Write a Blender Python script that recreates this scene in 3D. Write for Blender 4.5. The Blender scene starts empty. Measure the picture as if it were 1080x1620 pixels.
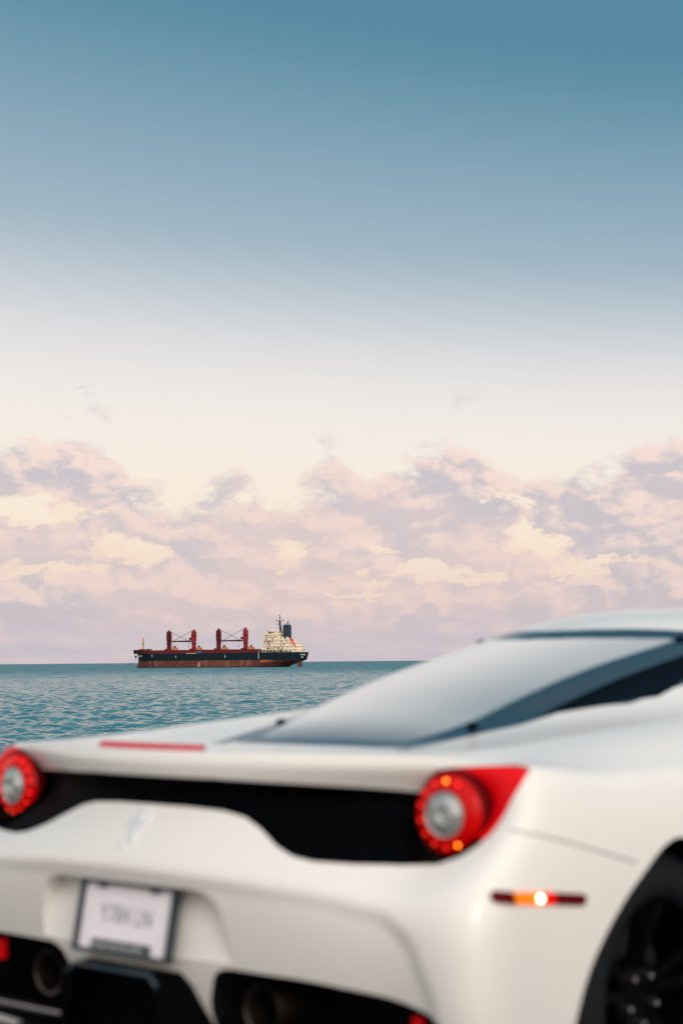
import bpy, bmesh, math, random
import numpy as np
from mathutils import Vector, Matrix, Quaternion
from mathutils.bvhtree import BVHTree
R = math.radians
random.seed(4)
rng = np.random.default_rng(7)
scene = bpy.context.scene
COL = scene.collection

# ------------------------------------------------------------------ camera
EYE = 1.107                      # metres above the car park
FPX = 2711.0 / 1080.0            # focal length in picture widths
cam_data = bpy.data.cameras.new('camera')
cam = bpy.data.objects.new('camera', cam_data)
COL.objects.link(cam)
pitch, roll = math.atan(236.3 / 2711.0), R(-0.5)
r0 = Vector((1, 0, 0)); v0 = Vector((0, math.cos(pitch), math.sin(pitch))); u0 = r0.cross(v0)
rr = r0 * math.cos(roll) + u0 * math.sin(roll)
uu = u0 * math.cos(roll) - r0 * math.sin(roll)
m = Matrix((rr, uu, -v0)).transposed().to_4x4()
m.translation = Vector((0, 0, EYE))
cam.matrix_world = m
cam_data.sensor_fit = 'HORIZONTAL'
cam_data.sensor_width = 24.0
cam_data.lens = 24.0 * FPX
cam_data.clip_start = 0.05
cam_data.clip_end = 120000
cam_data.dof.use_dof = True
cam_data.dof.focus_distance = 1880
cam_data.dof.aperture_fstop = 2.9
scene.camera = cam

# ------------------------------------------------------------------ view, sun, sky
scene.view_settings.view_transform = 'Standard'
scene.view_settings.look = 'None'
scene.view_settings.gamma = 1.0
scene.view_settings.use_curve_mapping = False
scene.view_settings.exposure = 0.0
scene.render.engine = 'CYCLES'
scene.cycles.use_denoising = True
scene.cycles.max_bounces = 6

SUN_EL, SUN_AZ = 27.0, 160.0     # degrees; azimuth from the viewing direction, clockwise
sun_dir = Vector((math.sin(R(SUN_AZ)) * math.cos(R(SUN_EL)), math.cos(R(SUN_AZ)) * math.cos(R(SUN_EL)), math.sin(R(SUN_EL))))
sd = bpy.data.lights.new('sun', 'SUN')
sd.energy = 1.2
sd.angle = R(22)
sd.color = (1.0, 0.92, 0.83)
sun = bpy.data.objects.new('sun', sd)
COL.objects.link(sun)
sun.rotation_euler = sun_dir.to_track_quat('Z', 'Y').to_euler()
sun.location = (0, 0, 30)

def lin(r, g, b, a=None):
    f = lambda c: ((c / 255 + 0.055) / 1.055) ** 2.4 if c > 10 else c / 255 / 12.92
    return (f(r), f(g), f(b), 1.0)

class NT:
    """terse builder of node trees"""
    def __init__(s, tree): s.t = tree; s.n = tree.nodes; s.l = tree.links
    def node(s, typ, **kw):
        n = s.n.new(typ)
        for k, v in kw.items(): setattr(n, k, v)
        return n
    def put(s, sock, v):
        if isinstance(v, bpy.types.NodeSocket): s.l.new(v, sock)
        elif v is not None: sock.default_value = v
    def m(s, op, a, b=None, c=None, clamp=False):
        n = s.node('ShaderNodeMath', operation=op, use_clamp=clamp)
        s.put(n.inputs[0], a)
        if b is not None: s.put(n.inputs[1], b)
        if c is not None: s.put(n.inputs[2], c)
        return n.outputs[0]
    def add(s, a, b): return s.m('ADD', a, b)
    def sub(s, a, b): return s.m('SUBTRACT', a, b)
    def mul(s, a, b, clamp=False): return s.m('MULTIPLY', a, b, clamp=clamp)
    def smooth(s, v, a, b, lo=0.0, hi=1.0):
        n = s.node('ShaderNodeMapRange', interpolation_type='SMOOTHSTEP')
        s.put(n.inputs['Value'], v); s.put(n.inputs['From Min'], a); s.put(n.inputs['From Max'], b)
        s.put(n.inputs['To Min'], lo); s.put(n.inputs['To Max'], hi)
        return n.outputs['Result']
    def mix(s, f, a, b, mode='MIX'):
        n = s.node('ShaderNodeMix', data_type='RGBA', blend_type=mode, clamp_factor=True)
        s.put(n.inputs[0], f); s.put(n.inputs[6], a); s.put(n.inputs[7], b)
        return n.outputs[2]
    def xyz(s, x, y, z):
        n = s.node('ShaderNodeCombineXYZ')
        for i, v in enumerate((x, y, z)): s.put(n.inputs[i], v)
        return n.outputs[0]
    def noise(s, vec, scale, detail=4.0, rough=0.5, dist=0.0, color=False, dims='3D'):
        n = s.node('ShaderNodeTexNoise', noise_dimensions=dims)
        if vec is not None: s.l.new(vec, n.inputs['Vector'])
        n.inputs['Scale'].default_value = scale; n.inputs['Detail'].default_value = detail
        n.inputs['Roughness'].default_value = rough; n.inputs['Distortion'].default_value = dist
        return n.outputs['Color' if color else 'Fac']
    def ramp(s, fac, stops, interp='LINEAR'):
        n = s.node('ShaderNodeValToRGB')
        cr = n.color_ramp; cr.interpolation = interp
        while len(cr.elements) < len(stops): cr.elements.new(0.5)
        for e, (p, c) in zip(cr.elements, stops): e.position = p; e.color = c
        s.put(n.inputs[0], fac)
        return n.outputs[0]

world = bpy.data.worlds.new('World')
scene.world = world
world.use_nodes = True
W = NT(world.node_tree)
W.n.clear()
tc = W.node('ShaderNodeTexCoord')
sep = W.node('ShaderNodeSeparateXYZ'); W.l.new(tc.outputs['Generated'], sep.inputs[0])
dx, dy, dz = sep.outputs
az = W.m('ARCTAN2', dx, dy)                       # radians, 0 straight ahead, + to the right
el = W.m('ARCSINE', dz)
# clear sky: warm near the horizon, teal blue overhead, deeper to the right
el_s = W.mul(el, W.add(1.0, W.mul(W.m('SINE', az), 0.42)))
ry = lambda y: min(1.0, math.atan((1046 - y) / 2711.0) * 0.9)   # picture row of the horizon band -> ramp position
clear = W.ramp(W.mul(el_s, 0.9), [
    (0.0, lin(206, 195, 204)), (ry(960), lin(232, 210, 205)), (ry(860), lin(251, 229, 206)), (ry(760), lin(250, 237, 221)),
    (ry(660), lin(245, 236, 229)), (ry(565), lin(228, 224, 221)), (ry(480), lin(197, 203, 208)), (ry(390), lin(161, 181, 192)),
    (ry(250), lin(134, 164, 181)), (ry(120), lin(106, 149, 169)), (ry(-10), lin(74, 128, 150)), (0.5, lin(82, 138, 168)), (1.0, lin(112, 156, 182))], 'B_SPLINE')
# the side of the sky where the sun has gone down is brighter and warmer
sdn = W.node('ShaderNodeVectorMath', operation='DOT_PRODUCT'); W.l.new(tc.outputs['Generated'], sdn.inputs[0])
sdn.inputs[1].default_value = (math.sin(R(SUN_AZ)), math.cos(R(SUN_AZ)), 0.55)
glow = W.smooth(sdn.outputs['Value'], -0.35, 1.1)
# clouds: a bank low over the sea
X = lambda px: math.atan((px - 540) / 2711.0)
Y = lambda py: math.atan((1046 - py) / 2711.0)
P = W.xyz(W.mul(az, 1.0), W.mul(el, 1.75), 0.37)
warp = W.noise(P, 14.0, 3.0, 0.55, color=True)
wv = W.node('ShaderNodeVectorMath', operation='MULTIPLY_ADD')
W.l.new(warp, wv.inputs[0]); wv.inputs[1].default_value = (0.035, 0.03, 0.0); W.l.new(P, wv.inputs[2])
PW = wv.outputs[0]
wf = W.noise(P, 30.0, 8.0, 0.62, color=True)
wsp = W.node('ShaderNodeSeparateXYZ'); W.l.new(wf, wsp.inputs[0])
azw = W.add(az, W.mul(W.sub(wsp.outputs[0], 0.5), 0.085)); elw = W.add(el, W.mul(W.sub(wsp.outputs[1], 0.5), 0.045))
n1 = W.noise(PW, 15.0, 9.0, 0.56)
shift = W.node('ShaderNodeVectorMath', operation='ADD'); W.l.new(PW, shift.inputs[0]); shift.inputs[1].default_value = (0.006, 0.012, 0)
n1b = W.noise(shift.outputs[0], 15.0, 7.0, 0.56)
n2 = W.noise(PW, 42.0, 6.0, 0.6)
def puff(vec, sc):
    v = W.node('ShaderNodeTexVoronoi', feature='F1'); v.inputs['Scale'].default_value = sc
    v.inputs['Detail'].default_value = 2.0; v.inputs['Roughness'].default_value = 0.55; v.inputs['Lacunarity'].default_value = 2.3
    v.normalize = True
    W.l.new(vec, v.inputs['Vector']); return v.outputs['Distance']
sh2 = W.node('ShaderNodeVectorMath', operation='ADD'); W.l.new(PW, sh2.inputs[0]); sh2.inputs[1].default_value = (0.003, 0.0075, 0)
pf, pfb = puff(PW, 36.0), puff(sh2.outputs[0], 36.0)
lump = W.mul(W.sub(0.42, pf), 1.0)
fc = W.node('ShaderNodeFloatCurve')
cm = fc.mapping; cv = cm.curves[0]
tops = [(-600, 800), (-300, 740), (0, 712), (110, 678), (190, 742), (250, 800), (410, 806), (520, 772), (620, 742), (725, 706), (800, 748), (870, 742), (950, 775), (1040, 734), (1300, 780), (1700, 740)]
F = lambda a: (a + 0.5) / 1.0
while len(cv.points) < len(tops): cv.points.new(0.5, 0.5)
for p, (px, py) in zip(cv.points, tops): p.location = (F(X(px)), Y(py) * 5)
cm.update()
W.put(fc.inputs['Value'], W.add(W.m('PINGPONG', W.add(az, 0.5), 1.0), 0.0))
top = W.mul(fc.outputs[0], 0.2)
def blob(px, py, sx, sy, slope=0.0):
    ax = W.mul(W.sub(azw, X(px)), 2711.0 / sx)
    ey = W.mul(W.sub(W.sub(elw, Y(py)), W.mul(W.sub(azw, X(px)), slope)), 2711.0 / sy)
    d2 = W.add(W.mul(ax, ax), W.mul(ey, ey))
    return W.m('EXPONENT', W.mul(d2, -1.0))
holes = None
for b in [(80, 805, 150, 26), (330, 785, 60, 26), (210, 862, 75, 26), (95, 908, 70, 16), (840, 850, 75, 34, -0.6), (700, 905, 110, 18), (560, 938, 45, 12), (455, 880, 60, 30), (590, 845, 30, 26), (940, 905, 120, 14), (775, 780, 90, 18, -0.5)]:
    k = blob(*b); holes = k if holes is None else W.m('MAXIMUM', holes, k)
solid = None
for b in [(110, 738, 115, 36, -0.25), (20, 730, 60, 26), (330, 835, 130, 40, -0.2), (680, 840, 170, 46), (960, 820, 140, 50), (740, 745, 90, 30)]:
    k = blob(*b); solid = k if solid is None else W.m('MAXIMUM', solid, k)
dens = W.add(W.mul(W.add(W.sub(top, el), 0.006), 44.0), W.mul(W.sub(n1, 0.5), 5.0))
dens = W.add(dens, W.add(W.mul(W.sub(n2, 0.5), 1.2), W.mul(lump, 2.6)))
inner = W.add(W.mul(W.sub(n1, 0.5), 7.0), W.add(W.add(1.55, W.mul(lump, 2.6)), W.mul(W.sub(n2, 0.5), 2.2)))   # gaps inside the bank
inner = W.add(W.sub(inner, W.mul(holes, 2.3)), W.mul(solid, 1.6))
inner = W.add(inner, W.smooth(el, 0.05, 0.0, 0.0, 1.5))
cover = W.mul(W.smooth(dens, -0.05, 0.85), W.smooth(inner, -0.45, 1.0))
cover = W.mul(cover, 0.93)
# a couple of wisps higher up
wisp = W.m('MAXIMUM', blob(735, 558, 45, 10, -0.3), blob(738, 620, 16, 22))
cover = W.m('MAXIMUM', cover, W.mul(W.mul(wisp, W.smooth(n2, 0.4, 0.7)), 0.4))
relief = W.smooth(W.add(W.mul(W.sub(n1, n1b), 7.0), W.mul(W.sub(pfb, pf), 3.2)), -0.45, 0.75)
low = W.smooth(el, 0.13, 0.02)
body_c = W.mix(low, lin(198, 188, 196), lin(199, 190, 199))
lit_c = W.mix(low, lin(250, 221, 208), lin(236, 211, 205))
cloud = W.mix(W.mul(relief, 0.95), body_c, lit_c)
patch = W.smooth(W.noise(P, 9.0, 3.0, 0.5), 0.42, 0.62)
cloud = W.mix(W.mul(patch, 0.45), cloud, lin(236, 206, 200))
edge = W.mul(W.smooth(inner, 1.0, 0.2), W.smooth(dens, 0.8, 1.6))
cloud = W.mix(W.mul(edge, 0.75), cloud, lin(253, 222, 194))
sky = W.mix(cover, clear, cloud)
veil = W.smooth(el, 0.034, 0.010)
sky = W.mix(W.mul(veil, 0.85), sky, W.mix(W.smooth(W.noise(W.xyz(az, W.mul(el, 9.0), 0.0), 14.0, 3.0), 0.35, 0.65), lin(203, 194, 204), lin(214, 200, 206)))
sky = W.mix(W.mul(glow, 0.85), sky, (1.40, 1.24, 1.10, 1))
sky_tex = W.node('ShaderNodeTexSky', sky_type='NISHITA')
sky_tex.sun_disc = False
sky_tex.sun_elevation = R(SUN_EL)
sky_tex.sun_rotation = R(SUN_AZ)
sky_tex.dust_density = 2.0
bg1 = W.node('ShaderNodeBackground'); W.put(bg1.inputs[0], sky); bg1.inputs[1].default_value = 0.93
bg2 = W.node('ShaderNodeBackground'); W.put(bg2.inputs[0], sky_tex.outputs[0]); bg2.inputs[1].default_value = 0.012
asum = W.node('ShaderNodeAddShader'); W.l.new(bg1.outputs[0], asum.inputs[0]); W.l.new(bg2.outputs[0], asum.inputs[1])
wout = W.node('ShaderNodeOutputWorld'); W.l.new(asum.outputs[0], wout.inputs[0])
world.cycles.sampling_method = 'MANUAL'
world.cycles.sample_map_resolution = 512

# ------------------------------------------------------------------ materials
def mat(name, col, rough=0.5, metal=0.0, spec=0.5, coat=0.0, ior=None, var=0.06, vscale=6.0, bump=0.0, bscale=40.0, emit=None, estr=0.0, trans=0.0):
    m = bpy.data.materials.new(name); m.use_nodes = True
    T = NT(m.node_tree); b = T.n['Principled BSDF']
    c = (*col[:3], 1.0)
    tcn = T.node('ShaderNodeTexCoord')
    if var:
        nz = T.noise(tcn.outputs['Object'], vscale, 4.0, 0.55)
        T.put(b.inputs['Base Color'], T.mix(nz, tuple(x * (1 - var) for x in c[:3]) + (1,), tuple(min(1, x * (1 + var)) for x in c[:3]) + (1,)))
    else: b.inputs['Base Color'].default_value = c
    b.inputs['Roughness'].default_value = rough; b.inputs['Metallic'].default_value = metal
    b.inputs['Specular IOR Level'].default_value = spec; b.inputs['Coat Weight'].default_value = coat
    b.inputs['Coat Roughness'].default_value = 0.07; b.inputs['Transmission Weight'].default_value = trans
    if ior: b.inputs['IOR'].default_value = ior
    if bump:
        bn = T.node('ShaderNodeBump'); bn.inputs['Strength'].default_value = bump; bn.inputs['Distance'].default_value = 0.01
        T.l.new(T.noise(tcn.outputs['Object'], bscale, 4.0, 0.6), bn.inputs['Height']); T.l.new(bn.outputs[0], b.inputs['Normal'])
    if emit: b.inputs['Emission Color'].default_value = (*emit[:3], 1); b.inputs['Emission Strength'].default_value = estr
    return m

M = {}
M['paint'] = mat('white_paint', (0.83, 0.82, 0.795), 0.42, coat=0.45, spec=0.4, var=0.012, vscale=3.0)
M['black'] = mat('black_plastic', (0.0006, 0.0010, 0.0018), 0.6, var=0.2, spec=0.03)
M['deep'] = mat('dark_inside', (0.004, 0.005, 0.006), 0.9, var=0.1, spec=0.1)
M['carbon'] = mat('dark_gloss', (0.003, 0.005, 0.008), 0.4, spec=0.25, var=0.2)
M['navyglint'] = mat('navy_glint', (0.01, 0.03, 0.045), 0.25, spec=0.6, var=0.1)
M['seam'] = mat('seam_grey', (0.16, 0.155, 0.15), 0.6, var=0.05)
M['rubber'] = mat('rubber', (0.006, 0.008, 0.012), 0.75, spec=0.2, var=0.15, bump=0.2)
M['rim'] = mat('rim_black', (0.001, 0.001, 0.0015), 0.5, var=0.1, spec=0.05)
M['steel'] = mat('steel', (0.55, 0.55, 0.55), 0.25, 1.0, var=0.08)
M['pipe'] = mat('exhaust_steel', (0.14, 0.11, 0.10), 0.35, 1.0, var=0.2)
M['chrome'] = mat('chrome', (0.86, 0.88, 0.92), 0.22, 0.25, var=0.03)
M['glass'] = mat('tinted_glass', (0.20, 0.23, 0.25), 0.12, var=0.1, ior=2.2, spec=0.6)
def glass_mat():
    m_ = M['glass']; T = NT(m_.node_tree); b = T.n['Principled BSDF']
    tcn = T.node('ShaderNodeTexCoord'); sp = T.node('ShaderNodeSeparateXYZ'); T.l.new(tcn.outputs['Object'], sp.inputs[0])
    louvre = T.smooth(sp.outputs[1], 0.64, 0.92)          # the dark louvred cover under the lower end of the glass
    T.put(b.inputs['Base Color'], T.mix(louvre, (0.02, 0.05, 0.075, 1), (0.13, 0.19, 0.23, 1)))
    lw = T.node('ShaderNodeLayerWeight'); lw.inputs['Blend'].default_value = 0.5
    sky_sheen = T.smooth(lw.outputs['Facing'], 0.57, 0.84)     # sky reflection painted as diffuse white at grazing angles
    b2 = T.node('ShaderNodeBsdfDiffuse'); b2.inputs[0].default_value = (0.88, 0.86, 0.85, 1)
    ms = T.node('ShaderNodeMixShader'); T.put(ms.inputs[0], T.mul(T.mul(sky_sheen, 0.85), T.add(T.mul(louvre, 0.85), 0.15)))
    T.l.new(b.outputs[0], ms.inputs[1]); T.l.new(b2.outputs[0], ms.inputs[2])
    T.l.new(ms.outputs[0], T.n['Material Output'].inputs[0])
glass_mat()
M['frit'] = mat('glass_border', (0.008, 0.032, 0.050), 0.18, var=0.1, spec=0.7)
M['sideglass'] = mat('side_glass', (0.001, 0.002, 0.005), 0.25, var=0.1, spec=0.02)
M['redlens'] = mat('red_lens', (0.62, 0.002, 0.006), 0.3, var=0.1, spec=0.15, emit=(0.9, 0.0, 0.005), estr=0.16)
M['redglow'] = mat('red_lens_lit', (0.50, 0.001, 0.002), 0.25, var=0.1, spec=0.2, emit=(1.0, 0.0, 0.0), estr=0.10)
M['redled'] = mat('red_led', (0.6, 0.01, 0.01), 0.3, var=0, emit=(1.0, 0.02, 0.005), estr=1.6)
M['amberled'] = mat('amber_led', (0.8, 0.3, 0.02), 0.3, var=0, emit=(1.0, 0.20, 0.01), estr=6.0)
M['darkred'] = mat('dark_red_lens', (0.11, 0.0005, 0.003), 0.4, spec=0.08, var=0.1)
M['redmark'] = mat('red_marker_lens', (0.5, 0.0, 0.0), 0.4, spec=0.1, var=0.1, emit=(1, 0.0, 0.0), estr=0.45)
M['amber'] = mat('amber_lens', (0.75, 0.17, 0.003), 0.4, spec=0.1, var=0.08, emit=(1.0, 0.20, 0.0), estr=0.5)
M['hotled'] = mat('lit_bulb', (1, 0.8, 0.5), 0.3, var=0, emit=(1.0, 0.78, 0.42), estr=16.0)
M['revlens'] = mat('reversing_lens', (0.50, 0.53, 0.52), 0.18, 0.6, var=0.35, vscale=30.0)
M['plate'] = mat('plate_white', (0.88, 0.85, 0.92), 0.4, var=0.03)
M['ink'] = mat('plate_ink', (0.40, 0.40, 0.44), 0.6, var=0.05)
M['plateframe'] = mat('plate_frame', (0.015, 0.03, 0.042), 0.35, var=0.1)
M['frametext'] = mat('frame_text', (0.38, 0.42, 0.44), 0.4, var=0.05)

# ------------------------------------------------------------------ object helpers
def tag(o, label=None, cat=None, group=None, kind=None):
    if label: o['label'] = label
    if cat: o['category'] = cat
    if group: o['group'] = group
    if kind: o['kind'] = kind
    return o
def empty(name, loc=(0, 0, 0), rz=0.0):
    o = bpy.data.objects.new(name, None); COL.objects.link(o); o.location = loc; o.rotation_euler.z = rz
    return o
def link_bm(name, bm, mats, parent=None, smooth=True, sharp=None):
    me = bpy.data.meshes.new(name); bm.normal_update(); bm.to_mesh(me); bm.free()
    for mm in (mats if isinstance(mats, (list, tuple)) else [mats]): me.materials.append(mm)
    if smooth:
        me.polygons.foreach_set('use_smooth', [True] * len(me.polygons))
        if sharp is not None: me.set_sharp_from_angle(angle=R(sharp))
    o = bpy.data.objects.new(name, me); COL.objects.link(o)
    if parent is not None: o.parent = parent
    return o
def box_bm(bm, c, s, rot=None, bevel=0.0, taper=None):
    ret = bmesh.ops.create_cube(bm, size=1.0)
    vs = ret['verts']
    for v in vs:
        k = 1.0
        if taper and v.co.z > 0: k = taper
        v.co = Vector((v.co.x * s[0] * k, v.co.y * s[1] * k, v.co.z * s[2]))
    if bevel:
        es = list({e for v in vs for e in v.link_edges})
        r2 = bmesh.ops.bevel(bm, geom=es, offset=bevel, segments=2, affect='EDGES', profile=0.7)
        vs = list({v for f in r2['faces'] for v in f.verts} | {v for v in vs if v.is_valid})
    for v in vs:
        co = v.co.copy()
        if rot is not None: co = rot @ co
        v.co = co + Vector(c)
    return vs
def tube_bm(bm, a, b, r, seg=8, r2=None, cap=True):
    a, b = Vector(a), Vector(b); d = b - a
    q = d.to_track_quat('Z', 'Y').to_matrix().to_4x4()
    bmesh.ops.create_cone(bm, cap_ends=cap, segments=seg, radius1=r, radius2=r if r2 is None else r2, depth=d.length, matrix=Matrix.Translation((a + b) / 2) @ q)
def lathe_bm(bm, prof, centre, axis, seg=48, closed=False):
    """prof: (radius, offset along axis)"""
    axis = Vector(axis).normalized(); q = axis.to_track_quat('Z', 'Y')
    rings = []
    for (r, h) in prof:
        if r < 1e-6: rings.append([bm.verts.new(Vector(centre) + axis * h)])
        else: rings.append([bm.verts.new(Vector(centre) + q @ Vector((r * math.cos(2 * math.pi * k / seg), r * math.sin(2 * math.pi * k / seg), h))) for k in range(seg)])
    n = len(rings)
    for i in range(n if closed else n - 1):
        A, B = rings[i], rings[(i + 1) % n]
        for k in range(seg):
            k2 = (k + 1) % seg
            if len(A) == 1 and len(B) == 1: continue
            if len(A) == 1: bm.faces.new((A[0], B[k], B[k2]))
            elif len(B) == 1: bm.faces.new((A[k], A[k2], B[0]))
            else: bm.faces.new((A[k], A[k2], B[k2], B[k]))
def make(name, fn, mt, parent=None, smooth=False, sharp=None):
    bm = bmesh.new(); fn(bm)
    return link_bm(name, bm, mt, parent, smooth, sharp)

# ------------------------------------------------------------------ sea
SEA = -4.4
def build_sea():
    dense = np.linspace(-13.5, 13.5, 640)
    side = 13.5 + np.cumsum(np.concatenate([np.full(125, 0.15), np.linspace(0.3, 4.5, 30)])); side = side[side < 100]
    th = np.radians(np.concatenate([-side[::-1], dense, side])).astype(np.float64)
    r = [34.0]
    while r[-1] < 95: r.append(r[-1] * 1.012)
    while r[-1] < 900: r.append(r[-1] * 1.0031)
    while r[-1] < 3200: r.append(r[-1] * 1.0055)
    while r[-1] < 90000: r.append(r[-1] * 1.06)
    r = np.array(r)
    nr, nt = len(r), len(th)
    RR, TT = np.meshgrid(r, th, indexing='ij')
    x = RR * np.sin(TT); y = RR * np.cos(TT)
    dr = np.gradient(r)[:, None] * np.ones((1, nt))
    z = np.zeros_like(x); sx = np.zeros_like(x); sy = np.zeros_like(x)
    sel = slice(0, int(np.searchsorted(r, 3300)))
    xs, ys, drs = x[sel], y[sel], dr[sel]
    lams = np.exp(rng.uniform(math.log(0.5), math.log(6.0), 84))
    for lam in lams:
        k = 2 * math.pi / lam
        a = math.radians(205 + rng.normal(0, 52))
        kx, ky = k * math.sin(a), k * math.cos(a)
        amp = 0.0105 * lam ** 0.62 * rng.uniform(0.6, 1.3)
        att = np.clip((lam / drs - 1.7) / 1.6, 0, 1)
        ph = kx * xs + ky * ys + rng.uniform(0, 6.28)
        s = np.sin(ph)
        z[sel] += att * amp * s
        c = np.cos(ph) * amp * att * 1.0
        sx[sel] -= c * kx / k; sy[sel] -= c * ky / k
    edge = np.clip((33.0 - np.degrees(np.abs(TT))) / 8.0, 0.1, 1)
    z *= edge
    co = np.stack([x + sx * edge, y + sy * edge, SEA + z], -1).reshape(-1, 3).astype(np.float32)
    i, j = np.meshgrid(np.arange(nr - 1), np.arange(nt - 1), indexing='ij')
    a = (i * nt + j).ravel()
    quads = np.stack([a, a + nt, a + nt + 1, a + 1], -1)[:, ::-1].astype(np.int32)
    me = bpy.data.meshes.new('sea')
    me.vertices.add(len(co)); me.vertices.foreach_set('co', co.ravel())
    me.loops.add(quads.size); me.loops.foreach_set('vertex_index', quads.ravel())
    me.polygons.add(len(quads)); me.polygons.foreach_set('loop_start', np.arange(0, quads.size, 4, dtype=np.int32))
    me.polygons.foreach_set('use_smooth', np.ones(len(quads), dtype=bool))
    me.update(calc_edges=True)
    mt = bpy.data.materials.new('sea_water'); mt.use_nodes = True
    T = NT(mt.node_tree); b = T.n['Principled BSDF']
    tcn = T.node('ShaderNodeTexCoord')
    obc = tcn.outputs['Object']
    mp = T.node('ShaderNodeMapping'); T.l.new(obc, mp.inputs[0]); mp.inputs['Rotation'].default_value = (0, 0, R(22)); mp.inputs['Scale'].default_value = (0.45, 1.0, 1.0)
    big = T.noise(obc, 0.012, 3.0, 0.5)
    T.put(b.inputs['Base Color'], T.mix(big, (0.018, 0.138, 0.175, 1), (0.045, 0.205, 0.240, 1)))
    ln = T.node('ShaderNodeVectorMath', operation='LENGTH'); T.l.new(obc, ln.inputs[0])
    T.put(b.inputs['Roughness'], T.smooth(ln.outputs['Value'], 140.0, 1400.0, 0.12, 0.40)); b.inputs['IOR'].default_value = 1.33
    n_a = T.noise(mp.outputs[0], 0.55, 6.0, 0.62, 0.3); n_b = T.noise(mp.outputs[0], 0.10, 3.0, 0.5); n_c = T.noise(mp.outputs[0], 0.03, 2.0, 0.5)
    c1 = T.noise(mp.outputs[0], 2.0, 5.0, 0.65, 0.2, color=True); c2 = T.noise(mp.outputs[0], 0.6, 3.0, 0.5, color=True)
    def vm(op, a, bb=None, sc=None):
        n = T.node('ShaderNodeVectorMath', operation=op); T.put(n.inputs[0], a)
        if bb is not None: T.put(n.inputs[1], bb)
        if sc is not None: n.inputs['Scale'].default_value = sc
        return n.outputs[0]
    g = T.node('ShaderNodeNewGeometry')
    d1 = vm('MULTIPLY', vm('SUBTRACT', c1, (.5, .5, .5)), (1.9, 1.9, 0.0)); d2 = vm('MULTIPLY', vm('SUBTRACT', c2, (.5, .5, .5)), (1.2, 1.2, 0.0))
    mf = T.node('ShaderNodeMapping'); T.l.new(obc, mf.inputs[0]); mf.inputs['Scale'].default_value = (0.22, 0.018, 1.0)
    far = T.smooth(ln.outputs['Value'], 250.0, 1500.0, 0.0, 1.0)
    fy = T.mul(T.mul(T.sub(T.noise(mf.outputs[0], 1.0, 4.0, 0.6), 0.5), 4.5), far)
    d3 = T.xyz(T.mul(fy, 0.3), fy, 0.0)
    T.l.new(vm('NORMALIZE', vm('ADD', g.outputs['Normal'], vm('ADD', vm('ADD', d1, d2), d3))), b.inputs['Normal'])
    me.materials.append(mt)
    o = bpy.data.objects.new('sea', me); COL.objects.link(o)
    tag(o, kind='structure')
build_sea()

# ------------------------------------------------------------------ ground: car park, kerb, beach
def sheet(name, pts_x, prof, mt, kind='structure'):
    """prof: (y, z) extruded over pts_x"""
    bm = bmesh.new(); rows = [[bm.verts.new((x, y, z)) for x in pts_x] for (y, z) in prof]
    for a, b in zip(rows[:-1], rows[1:]):
        for k in range(len(pts_x) - 1): bm.faces.new((a[k], a[k + 1], b[k + 1], b[k]))
    return tag(link_bm(name, bm, mt, smooth=False), kind=kind)
M['asphalt'] = mat('asphalt', (0.055, 0.058, 0.062), 0.9, var=0.25, vscale=2.0, bump=0.6, bscale=150)
M['concrete'] = mat('concrete', (0.32, 0.31, 0.29), 0.85, var=0.12, vscale=3.0, bump=0.3)
M['sand'] = mat('sand', (0.42, 0.35, 0.26), 0.95, var=0.12, vscale=1.0, bump=0.5, bscale=20)
M['line'] = mat('road_paint', (0.7, 0.7, 0.68), 0.7, var=0.08)
XS = [-4000, -600, -60, -20, 0, 20, 60, 600, 4000]
sheet('ground', XS, [(-4000, 0), (-100, 0), (9.5, 0)], M['asphalt'])
make('kerb', lambda bm: box_bm(bm, (0, 9.62, 0.02), (600, 0.24, 0.22), bevel=0.02), M['concrete'])['kind'] = 'structure'
sheet('pavement', XS, [(9.74, 0.11), (12.2, 0.11)], M['concrete'])
sheet('beach', XS, [(12.2, 0.02), (14, -0.6), (20, -2.4), (30, -3.6), (48, -5.2)], M['sand'])
for i in range(-3, 4):
    ml = make('bay_line', lambda bm: box_bm(bm, (0, 0, 0), (0.11, 5.0, 0.004)), M['line'])
    ml.location = (3.2 + i * 2.9, 6.4, 0.006); ml.rotation_euler.z = R(-41.8); ml['kind'] = 'structure'

# ------------------------------------------------------------------ the car
TH = R(41.8)
car = empty('sports_car', (-0.49, 3.99, 0), -TH)
tag(car, 'white sports car parked with its rear towards the viewer, side marker lamp lit', 'car')

# -- body cage (right half; x outwards, y forwards, z up)
Bx = [
 # y, then six columns (x, z) and the shoulder (x, y, z)
]
def lip(x, y0, k): return y0 + k * x * x
rowsB = []
cx = [0, .18, .34, .47, .60, .70]
rowsB.append([(x, lip(x, .056, .40), z) for x, z in zip(cx, (.906, .906, .906, .905, .902, .898))] + [(.855, .30, .890)])
rowsB.append([(x, .10 + .39 * x * x, z) for x, z in zip(cx, (.904, .904, .904, .904, .902, .899))] + [(.885, .37, .890)])
rowsB.append([(x, y, z) for x, y, z in ((0, .25, .893), (.18, .25, .893), (.33, .26, .894), (.46, .29, .897), (.60, .34, .902), (.73, .42, .903), (.897, .47, .888))])
def rb(y, *p): return [(q[0], (q[1] if len(q) == 3 else y), q[-1]) for q in p]
rowsB.append(rb(.46, (0, .883), (.17, .883), (.30, .884), (.42, .889), (.60, .903), (.76, .905), (.90, .58, .887)))
rowsB.append(rb(.61, (0, .885), (.17, .885), (.29, .885), (.38, .892), (.58, .907), (.76, .68, .908), (.902, .73, .886)))
rowsB.append(rb(.85, (0, .955), (.18, .951), (.335, .933), (.395, .921), (.58, .926), (.765, .922), (.90, .88, .885)))
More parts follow.
